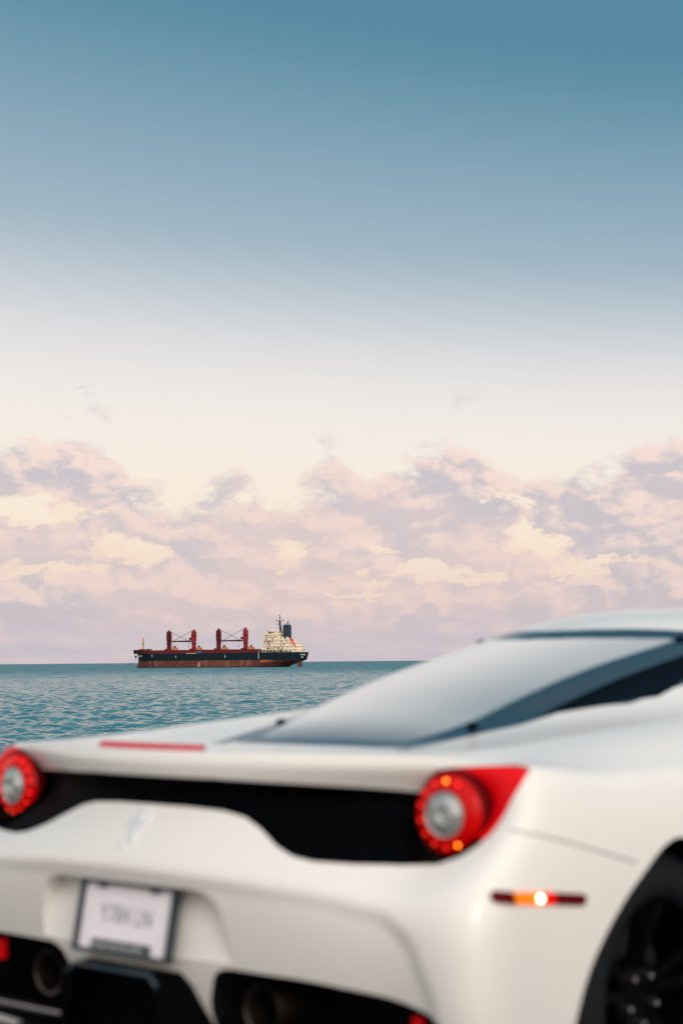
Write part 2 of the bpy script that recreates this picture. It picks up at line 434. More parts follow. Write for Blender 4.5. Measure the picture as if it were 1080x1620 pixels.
rowsB.append(rb(1.10, (0, 1.042), (.19, 1.034), (.345, 1.010), (.41, .956), (.60, .948), (.77, .932), (.905, .887)))
rowsB.append(rb(1.42, (0, 1.138), (.20, 1.122), (.365, 1.083), (.43, 1.045), (.62, .972), (.78, .942), (.905, .885)))
rowsB.append(rb(1.82, (0, 1.238), (.21, 1.212), (.385, 1.152), (.45, 1.115), (.65, .985), (.80, .940), (.895, .880)))
rowsB.append(rb(2.05, (0, 1.266), (.23, 1.248), (.41, 1.200), (.48, 1.160), (.67, .985), (.81, .932), (.885, .872)))
rowsB.append(rb(2.45, (0, 1.284), (.25, 1.275), (.44, 1.243), (.52, 1.190), (.69, .975), (.81, .918), (.875, .862)))
rowsB.append(rb(2.85, (0, 1.272), (.27, 1.262), (.46, 1.235), (.55, 1.175), (.71, .955), (.82, .900), (.88, .850)))
rowsB.append(rb(3.35, (0, 1.100), (.30, 1.09), (.50, 1.065), (.60, 1.020), (.72, .905), (.83, .875), (.895, .835)))
rowsB.append(rb(3.85, (0, .830), (.28, .83), (.48, .835), (.60, .84), (.72, .845), (.82, .835), (.90, .790)))
rowsB.append(rb(4.25, (0, .690), (.26, .69), (.44, .70), (.56, .71), (.67, .71), (.77, .69), (.85, .640)))
rowsB.append([(0, 4.50, .56), (.24, 4.49, .56), (.42, 4.46, .56), (.55, 4.42, .56), (.66, 4.37, .56), (.74, 4.33, .555), (.80, 4.27, .545)])
NB, NC = len(rowsB), 7

for j_ in range(2, NB - 2):     # rounded haunches: the shoulder rolls over into the flank
    x_, y_, z_ = rowsB[j_][6]; k_ = .5 if j_ == 2 else 1.0
    rowsB[j_][6] = (x_ - .006 * k_, y_, z_ - .022 * k_)
    if 4 <= j_ <= 9:
        x_, y_, z_ = rowsB[j_][5]; rowsB[j_][5] = (x_ - .01, y_, z_ + .010)
perim = [('r', i) for i in range(6)] + [('c', 0)] + [('s', j) for j in range(1, NB - 1)] + [('c2', 0)] + [('f', i) for i in range(5, -1, -1)]
TR = [1, .970, .915, .835, .70, .596, .383, .17, 0]
SO = [0, .032, .050, .064, .073, .077, .074, .058, .026]
REAR = [None, (.882, .034, .42, -.010), (.845, .044, .50, -.012), (.775, .078, .50, -.006), (.664, -.045, .21, -.02), (.612, -.042, .13, -.02), (.45, -.018, .10, 0), (.30, .035, .10, 0), (.18, .10, .10, 0)]
CORN = [None, (.882, .282, .872), (.900, .262, .838), (.912, .222, .768), (.945, .085, .676), (.965, .035, .60), (.965, .030, .45), (.945, .05, .30), (.88, .15, .18)]
def side_xy(j, r):
    x, y, z = rowsB[j][6]
    zz = .18 + (z - .18) * TR[r]
    o = SO[r] * (1.0 if j < 12 else .8)
    yy = y
    if j == 1: yy = y + [0, -.02, -.04, -.06, -.10, -.13, -.14, -.13, -.08][r]; x += [0, .002, -.002, -.006, -.008, -.008, -.008, -.008, -.01][r]
    if j == 2: yy = y + [0, -.0, -.01, -.02, -.04, -.06, -.07, -.06, -.02][r]; x -= .006 * min(1, r / 4)
    return (x + o, yy, zz)
FO = [0, .015, .03, .04, .05, .06, .06, .04, -.02]
def perim_pos(p, r):
    t, i = p
    if t == 'r':
        if r == 0: return rowsB[0][i]
        z, y0, k, dz = REAR[r]; x = cx[i] * (1 + .02 * min(r, 4))
        return (x, y0 + k * x * x, z + dz * (x / .7) ** 2)
    if t == 'c': return rowsB[0][6] if r == 0 else CORN[r]
    if t == 's': return rowsB[i][6] if r == 0 else side_xy(i, r)
    x, y, z = rowsB[-1][6 if t == 'c2' else i]
    zz = .18 + (z - .18) * TR[r]
    if t == 'c2': return (x + FO[r] * .7, y + FO[r] * .7, zz)
    return (x, y + FO[r], zz)

bm = bmesh.new()
vd = {}
def vert(co):
    k = tuple(round(c, 5) for c in co)
    if k not in vd: vd[k] = bm.verts.new(co)
    return vd[k]
def quad(a, b, c, d):
    for s in (1, -1):
        q = [vert((p[0] * s, p[1], p[2])) for p in (a, b, c, d)]
        if s < 0: q = q[::-1]
        if len(set(q)) >= 3:
            try: bm.faces.new(q)
            except ValueError: pass
for j in range(NB - 1):
    for i in range(NC - 1):
        quad(rowsB[j][i], rowsB[j][i + 1], rowsB[j + 1][i + 1], rowsB[j + 1][i])
for a, b in zip(perim[:-1], perim[1:]):
    for r in range(8):
        quad(perim_pos(a, r), perim_pos(a, r + 1), perim_pos(b, r + 1), perim_pos(b, r))
cl = bm.edges.layers.float.new('crease_edge')
def crease(a, b, v):
    for s in (1, -1):
        va, vb = vd.get(tuple(round(c, 5) for c in (a[0] * s, a[1], a[2]))), vd.get(tuple(round(c, 5) for c in (b[0] * s, b[1], b[2])))
        if va and vb:
            e = bm.edges.get((va, vb))
            if e: e[cl] = v
for a, b in zip(perim[:6], perim[1:7]):
    crease(perim_pos(a, 0), perim_pos(b, 0), .5)                       # ducktail edge
for j in range(4, NB - 4): crease(rowsB[j][2], rowsB[j + 1][2], .35)   # edge of the glasshouse
bm.normal_update()
me = bpy.data.meshes.new('cage'); bm.to_mesh(me); bm.free()
co_ = bpy.data.objects.new('cage', me); COL.objects.link(co_)
ss = co_.modifiers.new('s', 'SUBSURF'); ss.levels = 4; ss.render_levels = 4
dg = bpy.context.evaluated_depsgraph_get()
bm = bmesh.new(); bm.from_mesh(co_.evaluated_get(dg).to_mesh())
bpy.data.objects.remove(co_); bpy.data.meshes.remove(me)
for l in list(bm.edges.layers.float): bm.edges.layers.float.remove(l)

# -- features cut into the skin
def in_poly(p, poly):
    x, y = p; c = False; n = len(poly)
    for i in range(n):
        x1, y1 = poly[i]; x2, y2 = poly[i - 1]
        if (y1 > y) != (y2 > y) and x < (x2 - x1) * (y - y1) / (y2 - y1) + x1: c = not c
    return c
def seg_d(p, a, b):
    ax, ay = a; bx, by = b; vx, vy = bx - ax, by - ay; L = vx * vx + vy * vy
    t = max(0, min(1, ((p[0] - ax) * vx + (p[1] - ay) * vy) / L)) if L else 0
    return math.hypot(p[0] - ax - t * vx, p[1] - ay - t * vy)
def sdist(p, poly):
    d = min(seg_d(p, poly[i], poly[i - 1]) for i in range(len(poly)))
    return d if in_poly(p, poly) else -d
def rounded(poly, r, n=4):
    out = []
    N = len(poly)
    for i in range(N):
        p, a, b = Vector(poly[i]), Vector(poly[i - 1]), Vector(poly[(i + 1) % N])
        ra = min(r, (a - p).length * .45, (b - p).length * .45)
        s, e = p + (a - p).normalized() * ra, p + (b - p).normalized() * ra
        for k in range(n + 1):
            t = k / n; out.append(tuple(s * (1 - t) ** 2 + p * 2 * t * (1 - t) + e * t * t))
    return out
def mirror(poly): return [(-x, y) for x, y in poly][::-1]
AX = {'xz': (0, 2, 1), 'yz': (1, 2, 0), 'xy': (0, 1, 2)}
lay = bm.faces.layers.int.new('tag')
def cut(axes, poly, cond, tagid, only=(0,)):
    i0, i1, ip = AX[axes]
    eps = .004
    x0, x1 = min(p[0] for p in poly), max(p[0] for p in poly); y0, y1 = min(p[1] for p in poly), max(p[1] for p in poly)
    cand = set()
    for f in bm.faces:
        if f[lay] in only:
            c = f.calc_center_median()
            if x0 - .1 < c[i0] < x1 + .1 and y0 - .1 < c[i1] < y1 + .1 and cond(c, f.normal): cand.add(f)
    for k in range(len(poly)):
        a, b = poly[k], poly[(k + 1) % len(poly)]
        d = (b[0] - a[0], b[1] - a[1]); L = math.hypot(*d)
        if L < 1e-5: continue
        near = []
        for f in cand:
            us = [(v.co[i0], v.co[i1]) for v in f.verts]
            t = [((u[0] - a[0]) * d[0] + (u[1] - a[1]) * d[1]) / L for u in us]
            s = [((u[0] - a[0]) * d[1] - (u[1] - a[1]) * d[0]) / L for u in us]
            if min(s) < 1e-6 and max(s) > -1e-6 and max(t) > -eps and min(t) < L + eps: near.append(f)
        if not near: continue
        no = [0, 0, 0]; no[i0] = d[1] / L; no[i1] = -d[0] / L
        pc = [0, 0, 0]; pc[i0] = a[0]; pc[i1] = a[1]
        geom = set(near) | {e for f in near for e in f.edges} | {v for f in near for v in f.verts}
        before = set(near)
        res = bmesh.ops.bisect_plane(bm, geom=list(geom), dist=1e-5, plane_co=pc, plane_no=no)
        cand -= before
        for g in res['geom']:
            if isinstance(g, bmesh.types.BMFace) and g.is_valid and g[lay] in only: cand.add(g)
        cand = {f for f in cand if f.is_valid} | {f for f in before if f.is_valid}
    n = 0
    for f in cand:
        if f.is_valid and f[lay] in only:
            c = f.calc_center_median()
            if in_poly((c[i0], c[i1]), poly): f[lay] = tagid; n += 1
    return n
rearc = lambda c, n: c.y < .62 and n.y < -.12 and c.z < .9
rearR = lambda c, n: rearc(c, n) and c.x > 0
rearL = lambda c, n: rearc(c, n) and c.x < 0
topc = lambda c, n: n.z > .03 and c.z > .8

# concave bumper face
bump_poly = rounded([(-.87, .15), (-.862, .44), (-.815, .555), (-.735, .612), (-.56, .640), (-.28, .652), (0, .655), (.28, .652), (.56, .640), (.735, .612), (.815, .555), (.862, .44), (.87, .15)], .03)
for v in bm.verts:
    if v.co.y < .3 and .15 < v.co.z < .66 and abs(v.co.x) < .9 and v.normal.y < -.2:
        d = sdist((v.co.x, v.co.z), bump_poly)
        if d > 0:
            t = min(1, d / .05); v.co.y += .012 * t * t * (3 - 2 * t)
bm.normal_update()

T_BAND, T_WEDGE, T_PLATE, T_OPEN, T_MID, T_ARCH, T_GLASS, T_FRIT, T_SIDE, T_WIND, T_SEAM, T_MK = range(1, 13)
C0 = (.728, .785)
LR = .088
circ = [(C0[0] + LR * math.cos(a), C0[1] + LR * math.sin(a)) for a in np.linspace(0, 2 * math.pi, 40, endpoint=False)]
holec = [(C0[0] + .009 + .0945 * math.cos(a), C0[1] - .004 + .0945 * math.sin(a)) for a in np.linspace(0, 2 * math.pi, 36, endpoint=False)]
cut('xz', holec, lambda c, n: rearR(c, n) or (c.x > 0 and c.y < .5 and n.y < .1), 20); cut('xz', mirror(holec), lambda c, n: rearL(c, n) or (c.x < 0 and c.y < .5 and n.y < .1), 20)
wedge = [(.70, .872), (.74, .879), (.80, .884), (.868, .886), (.882, .882), (.893, .870), (.893, .847), (.879, .810), (.869, .778), (.860, .750), (.845, .735), (.80, .742), (.74, .78), (.70, .82)]
for sgn in (1, -1):
    w = wedge if sgn > 0 else mirror(wedge)
    cut('xz', w, rearR if sgn > 0 else rearL, T_WEDGE)
half_band = [(0, .846), (.2, .845), (.42, .838), (.56, .831), (.66, .822), (.70, .82), (.745, .81), (.80, .78), (.857, .765), (.861, .750), (.845, .725), (.822, .704), (.775, .686), (.70, .681), (.60, .680), (.51, .682), (.455, .690), (.40, .708), (.33, .742), (.28, .762), (.22, .773), (.12, .778), (0, .779)]
band = half_band + mirror(half_band[1:-1])
cut('xz', band, rearc, T_BAND)
hp = rounded([(0, .609), (.235, .609), (.275, .60), (.305, .565), (.325, .455), (0, .452)], .012)
platep = [(.0, .609), (.225, .609), (.262, .603), (.290, .588), (.306, .560), (.318, .51), (.325, .455), (0, .452)]
cut('xz', platep + mirror(platep[1:-1]), rearc, T_PLATE)
openp = rounded([(.215, .335), (.262, .43), (.30, .443), (.52, .440), (.74, .424), (.845, .400), (.87, .34), (.85, .235), (.74, .20), (.245, .20)], .045)
cut('xz', openp, rearR, T_OPEN); cut('xz', mirror(openp), rearL, T_OPEN)
midp = rounded([(-.11, .405), (.11, .405), (.14, .30), (.145, .185), (-.145, .185), (-.14, .30)], .03)
cut('xz', midp, rearc, T_MID)
# wheel arches
arch_r = [(.372, .15), (.378, .26), (.388, .345), (.418, .44), (.482, .522), (.565, .594), (.650, .645), (.725, .688), (.80, .706)]
arch_r = arch_r + [(1.6 - y, z) for y, z in arch_r[:-1][::-1]]
def chaikin(p):
    q = [p[0]]
    for a, b in zip(p[:-1], p[1:]): q += [(a[0] * .75 + b[0] * .25, a[1] * .75 + b[1] * .25), (a[0] * .25 + b[0] * .75, a[1] * .25 + b[1] * .75)]
    return q + [p[-1]]
arch_r = chaikin(chaikin(arch_r))
arch_f = [(y - .80 + 3.44, z if z < .2 else .345 + (z - .345) * .97) for y, z in arch_r]
sideR = lambda c, n: c.x > .6 and n.x > .2
sideL = lambda c, n: c.x < -.6 and n.x < -.2
for a_ in (arch_r, arch_f):
    cut('yz', a_, sideR, T_ARCH); cut('yz', a_, sideL, T_ARCH)
# side marker lamps (front to back: red, amber, red)
mz = lambda y: .6385 - (y - .10) * .108
mk = [(.118, .178, 0), (.178, .272, 1), (.272, .312, 2), (.312, .418, 3)]
for q, (ya, yb, kk) in enumerate(mk):
    h = .0125
    if kk == 0: pl = [(ya + .004, mz(ya) + h * .6), (ya, mz(ya)), (ya + .004, mz(ya) - h * .6), (ya + .014, mz(ya) - h), (yb, mz(yb) - h), (yb, mz(yb) + h), (ya + .014, mz(ya) + h)]
    elif kk == 3: pl = [(ya, mz(ya) + h), (ya, mz(ya) - h), (yb - .014, mz(yb) - h), (yb - .004, mz(yb) - h * .6), (yb, mz(yb)), (yb - .004, mz(yb) + h * .6), (yb - .014, mz(yb) + h)]
    else: pl = [(ya, mz(ya) + h), (ya, mz(ya) - h), (yb, mz(yb) - h), (yb, mz(yb) + h)]
    cut('yz', pl, sideR, T_MK + q); cut('yz', pl, sideL, T_MK + q)
# bumper seam and the engine cover shut line
def strip(a, b, w):
    a, b = Vector(a), Vector(b); n = Vector((-(b - a).y, (b - a).x)).normalized() * w / 2
    return [tuple(a + n), tuple(a - n), tuple(b - n), tuple(b + n)]
for c_ in (sideR, sideL):
    cut('yz', strip((.19, .768), (.36, .728), .0032), c_, T_SEAM)
    cut('yz', strip((.36, .728), (.61, .662), .0032), c_, T_SEAM)
# glass
gl = [(0, .605), (.20, .607), (.275, .613), (.30, .64), (.335, .74), (.362, .86), (.375, 1.1), (.392, 1.42), (.408, 1.84), (.402, 1.90), (.37, 1.935), (.325, 1.90), (.25, 1.825), (.165, 1.745), (.08, 1.69), (0, 1.67)]
gi = [(0, .66), (.19, .662), (.24, .67), (.265, .70), (.288, .78), (.312, .90), (.322, 1.1), (.335, 1.42), (.358, 1.76), (.360, 1.81), (.34, 1.80), (.30, 1.745), (.21, 1.65), (.10, 1.58), (0, 1.555)]
cut('xy', gi + mirror(gi[1:-1]), topc, T_GLASS)
cut('xy', gl + mirror(gl[1:-1]), topc, T_FRIT)
pil = [(.27, .60), (.335, .577), (.36, .70), (.386, .821), (.418, .942), (.430, 1.095), (.489, 1.242), (.52, 1.3), (.52, 1.6), (.47, 2.0), (.46, 2.1), (.43, 1.95), (.40, 1.92), (.38, 1.80), (.37, 1.2), (.34, .85), (.32, .72)]
sw = [(.413, 1.02), (.430, 1.095), (.489, 1.242), (.534, 1.422), (.522, 1.515), (.506, 1.60), (.478, 1.78), (.50, 1.90), (.67, 2.05), (.700, 2.45), (.72, 2.85), (.71, 3.10), (.63, 3.14), (.565, 2.90), (.525, 2.45), (.462, 2.10), (.428, 1.80), (.413, 1.42), (.406, 1.14)]
topR = lambda c, n: topc(c, n) and c.x > .3
topL = lambda c, n: topc(c, n) and c.x < -.3
cut('xy', sw, topR, T_SIDE); cut('xy', mirror(sw), topL, T_SIDE)
cut('xy', pil, topR, T_FRIT); cut('xy', mirror(pil), topL, T_FRIT)
wi = [(0, 2.98), (.34, 2.97), (.47, 2.99), (.56, 3.25), (.60, 3.50), (.5, 3.72), (.25, 3.82), (0, 3.84)]
cut('xy', wi + mirror(wi[1:-1]), topc, T_WIND)
cut('xy', [(-.44, 2.452), (.44, 2.452), (.44, 2.458), (-.44, 2.458)], topc, T_SEAM)
bm.normal_update()
skin_tree = BVHTree.FromBMesh(bm)
def hit_y(x, z):
    h = skin_tree.ray_cast(Vector((x, -2, z)), Vector((0, 1, 0))); return h[0], h[1]
def hit_top(x, y):
    h = skin_tree.ray_cast(Vector((x, y, 3)), Vector((0, 0, -1))); return h[0], h[1]
def hit_side(y, z, s=1):
    h = skin_tree.ray_cast(Vector((2 * s, y, z)), Vector((-s, 0, 0))); return h[0], h[1]

def take(ids, pred=None):
    ids = ids if isinstance(ids, (tuple, list)) else (ids,)
    return [f for f in bm.faces if f[lay] in ids and (pred is None or pred(f.calc_center_median()))]
def copy_faces(faces, off=None):
    """copies faces to a new bmesh, each vertex moved by off(co, normal)"""
    nb = bmesh.new(); vm = {}
    for f in faces:
        q = []
        for v in f.verts:
            if v not in vm: vm[v] = nb.verts.new(off(v.co, v.normal) if off else v.co)
            q.append(vm[v])
        try: nb.faces.new(q)
        except ValueError: pass
    return nb
def walls(nb, faces, off, inner=False):
    """adds the rim between the skin and the moved copy"""
    fs = set(faces)
    for f in faces:
        for e in f.edges:
            if any(g not in fs for g in e.link_faces) or len(e.link_faces) == 1:
                a, b = e.verts
                A, B = nb.verts.new(a.co), nb.verts.new(b.co); C, D = nb.verts.new(off(b.co, b.normal)), nb.verts.new(off(a.co, a.normal))
                nb.faces.new((A, B, C, D))
    return nb
def mv(x=0, y=0, z=0): return lambda co, n: co + Vector((x, y, z))

# rear panel
fs = take(T_BAND); nb = copy_faces(fs, mv(y=.022)); link_bm('rear_panel', nb, M['black'], car, sharp=40)
nb = bmesh.new(); walls(nb, fs, mv(y=.024)); link_bm('rear_panel_surround', nb, M['black'], car, smooth=False)
for pr in (lambda c: c.x > 0, lambda c: c.x < 0):
    fs = take(20, pr); nb = bmesh.new(); walls(nb, fs, mv(y=.05)); link_bm('lamp_socket', nb, M['black'], car, smooth=False)
# plate recess
def plate_off(co, n):
    t = max(0.0, min(1.0, (co.z - .452) / .157)); return Vector((co.x, co.y + .004 + .058 * t, co.z))
fs = take(T_PLATE); nb = copy_faces(fs, plate_off); walls(nb, fs, plate_off); link_bm('plate_recess', nb, M['paint'], car, sharp=35)
# openings
for s, pr in ((1, lambda c: c.x > 0), (-1, lambda c: c.x < 0)):
    fs = take(T_OPEN, pr); nb = copy_faces(fs, mv(y=.22)); walls(nb, fs, mv(y=.22)); link_bm('bumper_vent', nb, M['deep'], car, smooth=False)
fs = take(T_MID); nb = copy_faces(fs, mv(y=.15)); walls(nb, fs, mv(y=.15)); link_bm('diffuser_bay', nb, M['deep'], car, smooth=False)
# lamp wedges
for s, pr in ((1, lambda c: c.x > 0), (-1, lambda c: c.x < 0)):
    fs = take(T_WEDGE, pr)
    tl = empty('tail_light'); tl.parent = car
    link_bm('outer_lens', copy_faces(fs, lambda co, n: co - n * .002), M['redlens'], tl)
    # round lamp
    base = Vector((.728 * s, 0, .785)); sy = .256
    ctr = Vector((.737 * s, sy + .002, .781)); axis = Vector((.05 * s, -1, .02)).normalized()
    make('lamp_housing', lambda b: lathe_bm(b, [(.0, -.05), (.090, -.05), (.093, .006), (.089, .012), (.083, .012)], ctr, axis, 56), M['darkred'], tl, True, 50)
    make('ring_lens', lambda b: lathe_bm(b, [(.085, .006), (.084, .014), (.078, .020), (.066, .027), (.055, .032), (.051, .032), (.049, .024)], ctr, axis, 56), M['redglow'], tl, True)
    make('reversing_lens', lambda b: lathe_bm(b, [(.050, .028), (.048, .034), (.044, .031), (.036, .037), (.022, .041), (.008, .035), (0, .042)], ctr, axis, 40), M['revlens'], tl, True, 30)
    q = axis.to_track_quat('Z', 'Y')
    up = Vector((0, 0, 1)); sidev = up.cross(axis).normalized(); up = axis.cross(sidev).normalized()
    for k in range(14):
        a = 2 * math.pi * k / 14 + .22
        p = ctr + (sidev * math.cos(a) + up * math.sin(a)) * .0700 + axis * .025
        right = sidev * math.cos(a) * 1.0
        m_ = M['redled'] if not ((s > 0 and k in (3, 11)) ) else M['amberled']
        rad = .0042
        if s > 0 and k in (0, 1, 13, 12): continue   # unlit on the outer side
        make('led', lambda b: bmesh.ops.create_icosphere(b, subdivisions=2, radius=rad, matrix=Matrix.Translation(p)), m_, tl, True)
# glass
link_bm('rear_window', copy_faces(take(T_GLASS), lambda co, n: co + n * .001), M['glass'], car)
link_bm('window_border', copy_faces(take(T_FRIT), lambda co, n: co + n * .001), M['frit'], car)
for pr in (lambda c: c.x > 0, lambda c: c.x < 0):
    link_bm('side_window', copy_faces(take(T_SIDE, pr), lambda co, n: co - n * .003), M['sideglass'], car)
link_bm('windscreen', copy_faces(take(T_WIND), lambda co, n: co - n * .002), M['sideglass'], car)
# seams
for pr in (lambda c: c.x > .5, lambda c: c.x < -.5, lambda c: abs(c.x) <= .5):
    nb = copy_faces(take(T_SEAM, pr), lambda co, n: co - n * .003); link_bm('shut_line', nb, M['seam'], car, smooth=False)
# wheel arches
for fs in (take(T_ARCH, lambda c: c.x > 0 and c.y < 2), take(T_ARCH, lambda c: c.x < 0 and c.y < 2), take(T_ARCH, lambda c: c.x > 0 and c.y > 2), take(T_ARCH, lambda c: c.x < 0 and c.y > 2)):
    s = 1 if fs[0].calc_center_median().x > 0 else -1
    nb = bmesh.new(); walls(nb, fs, lambda co, n, s=s: Vector((co.x - .022 * s, co.y, co.z)))
    link_bm('arch_lip', nb, M['paint'], car, smooth=False)
    nb = bmesh.new(); f2 = fs
    walls(nb, f2, lambda co, n, s=s: Vector((s * .52, co.y, co.z)))
    for v in nb.verts:
        if abs(v.co.x) > .53: v.co.x -= .022 * s
    link_bm('wheel_arch_liner', nb, M['deep'], car, smooth=False)
# side markers
for s, pr in ((1, lambda c: c.x > 0), (-1, lambda c: c.x < 0)):
    mk_e = empty('side_marker'); mk_e.parent = car
    for q, (nm, mt_) in enumerate((('rear_reflector', 'darkred'), ('amber_lens', 'amber'), ('red_lens', 'redmark'), ('front_reflector', 'darkred'))):
        fs = take(T_MK + q, pr)
        if fs:
            nb = copy_faces(fs, lambda co, n: co + n * .004); walls(nb, fs, lambda co, n: co + n * .004); link_bm(nm, nb, M[mt_], mk_e)
    h, n = hit_side(.258, mz(.258), s)
    make('bulb', lambda b: bmesh.ops.create_uvsphere(b, u_segments=16, v_segments=10, radius=.0062, matrix=Matrix.Translation(h + n * .005)), M['hotled'], mk_e, True)
# skin
skin = copy_faces(take(0))
link_bm('body', skin, M['paint'], car, sharp=38)
bm.free()

# third brake light along the ducktail
def brake(b):
    pts = []
    for k in range(21):
        x = -.222 + .37 * k / 20
        h, n = hit_top(x, .085 + .33 * x * x)
        w = .011 * math.sqrt(max(0.05, 1 - ((k - 10) / 10.2) ** 2))
        pts.append((h + Vector((0, -w - .006, 0)) + n * .011, h + Vector((0, w, 0)) + n * .013, h + Vector((0, -w - .014, -.005)), h + Vector((0, w, -.006))))
    vs = [[b.verts.new(c) for c in p] for p in pts]
    for A, B in zip(vs[:-1], vs[1:]):
        b.faces.new((A[0], B[0], B[1], A[1])); b.faces.new((A[2], B[2], B[0], A[0])); b.faces.new((A[1], B[1], B[3], A[3]))
M['brakelens'] = mat('brake_lens', (0.45, 0.004, 0.03), 0.6, spec=.05, var=0.05, emit=(.8, 0, .03), estr=.16)
make('brake_light', brake, M['brakelens'], car, True)
# bolts of the engine cover
for (x, y) in ((.338, .85), (-.338, .85), (.369, 1.824), (-.369, 1.824)):
    h, n = hit_top(x, y)
    make('cover_bolt', lambda b: lathe_bm(b, [(0, .012), (.006, .012), (.012, .010), (.015, .004), (.016, -.004)], h, n, 16), M['black'], car, True)
# licence plate
pc = Vector((0, -.016, .524)); tilt = Matrix.Rotation(R(-11), 3, 'X')
lp = empty('license_plate', pc); lp.parent = car; lp.rotation_euler = (R(-11), 0, 0)
make('plate_sheet', lambda b: box_bm(b, (0, .004, 0), (.308, .004, .154), bevel=.0015), M['plate'], lp)
def frame(b):
    for c, s in (((0, 0, .0785), (.326, .022, .011)), ((0, 0, -.0785), (.326, .022, .010)), ((-.158, 0, 0), (.009, .022, .15)), ((.158, 0, 0), (.010, .022, .15)), ((.0, -.001, -.064), (.19, .020, .026)),
                 ((-.09, 0, .071), (.022, .02, .012)), ((.09, 0, .071), (.022, .02, .012))):
        box_bm(b, c, s, bevel=.002)
make('plate_frame', frame, M['plateframe'], lp)
make('plate_mount', lambda b: box_bm(b, (0, .04, 0), (.27, .06, .12)), M['black'], lp)
def text(name, body, size, loc, mt_, parent, ext=.001, rot=(R(90), 0, 0), sx=1.0):
    cu = bpy.data.curves.new(name, 'FONT'); cu.body = body; cu.size = size; cu.extrude = ext; cu.align_x = 'CENTER'; cu.align_y = 'CENTER'
    o = bpy.data.objects.new(name, cu); COL.objects.link(o)
    dgx = bpy.context.evaluated_depsgraph_get()
    me_ = bpy.data.meshes.new_from_object(o.evaluated_get(dgx)); me_.name = name
    bpy.data.objects.remove(o); bpy.data.curves.remove(cu)
    me_.materials.clear(); me_.materials.append(mt_)
    o2 = bpy.data.objects.new(name, me_); COL.objects.link(o2); o2.parent = parent; o2.location = loc; o2.rotation_euler = rot; o2.scale = (sx, 1, 1)
    return o2
text('plate_number', 'Y784 LN', .058, (0, .0005, .006), M['ink'], lp, sx=.86)
for k in range(13):
    make('frame_letter', lambda b: box_bm(b, (-.084 + k * .014, -.0125, -.0645 + .002 * math.sin(k * 2)), (.008 if k % 3 else .005, .002, .012 if k % 4 else .009)), M['frametext'], lp)
for s in (-1, 1):
    make('plate_lamp', lambda b: box_bm(b, (s * .105, .030, .092), (.04, .016, .008), bevel=.002), mat('plate_lamp', (.8, .35, .15), .3, emit=(1, .35, .1), estr=.9 if s > 0 else 0.0), lp)
# emblem: a rearing horse in metal
horse = [(-.008, .050), (-.003, .044), (-.010, .040), (-.017, .041), (-.019, .037), (-.012, .033), (-.008, .027), (-.014, .020), (-.024, .024), (-.031, .020), (-.030, .015), (-.024, .018), (-.015, .012),
         (-.020, .004), (-.030, .004), (-.033, -.004), (-.029, -.005), (-.026, .0), (-.014, -.004), (-.008, -.012), (-.006, -.022), (-.012, -.034), (-.010, -.046), (-.016, -.050), (-.004, -.050), (-.004, -.036), (.002, -.026),
         (.010, -.030), (.020, -.036), (.024, -.046), (.030, -.044), (.027, -.034), (.016, -.022), (.018, -.010), (.014, .002), (.020, .012), (.028, .018), (.030, .030), (.024, .040), (.030, .034), (.036, .024), (.034, .012), (.024, .0), (.022, -.008), (.019, -.002),
         (.008, .010), (.004, .022), (.006, .034), (.002, .044), (-.002, .052)]
def emblem(b):
    for y in (0,):
        vs = []
        for (x, z) in horse:
            h, n = hit_y(x * .9 - .012, .730 + z * .92); vs.append(b.verts.new((h.x, h.y - .001, h.z)))
        f = b.faces.new(vs)
        r_ = bmesh.ops.extrude_face_region(b, geom=[f])
        for g in r_['geom']:
            if isinstance(g, bmesh.types.BMVert): g.co += Vector((0, -.005, .002))
        bmesh.ops.triangulate(b, faces=b.faces[:])
make('emblem', emblem, M['chrome'], car, False)
# diffuser box, exhausts, fog reflectors
def diff(b):
    prof = [(-.165, .19), (-.24, .19), (-.232, .30), (-.205, .39), (-.175, .417), (.175, .417), (.205, .39), (.232, .30), (.24, .19), (.165, .19)]
    inner = [(-.20, .19), (-.205, .19), (-.20, .295), (-.175, .382), (-.155, .393), (.155, .393), (.175, .382), (.20, .295), (.205, .19), (.20, .19)]
    A = [b.verts.new((x * .76, -.062, z + .004)) for x, z in prof[1:-1]]; B = [b.verts.new((x * .76, -.057, z + .012)) for x, z in inner[1:-1]]
    A2 = [b.verts.new((x, .09, z)) for x, z in prof[1:-1]]; B2 = [b.verts.new((x * .95, .0, z)) for x, z in inner[1:-1]]
    b.faces.new(B2)
    for k in range(len(A) - 1):
        b.faces.new((A[k], A[k + 1], B[k + 1], B[k])); b.faces.new((A[k], A2[k], A2[k + 1], A[k + 1])); b.faces.new((B[k], B[k + 1], B2[k + 1], B2[k]))
make('diffuser_frame', diff, M['black'], car, False)
make('diffuser_edge_glint', lambda b: [tube_bm(b, (-.131, -.060, .418), (.131, -.060, .418), .006, 8), tube_bm(b, (.131, -.060, .418), (.155, -.060, .392), .006, 8), tube_bm(b, (-.131, -.060, .418), (-.155, -.060, .392), .006, 8)], M['navyglint'], car, True)  # strip added along the bevel; its navy colour paints the edge highlight
for k in (-2, -1, 0, 1, 2):
    make('diffuser_fin', lambda b: box_bm(b, (k * .2, .12, .19), (.008, .26, .10)), M['carbon'], car)
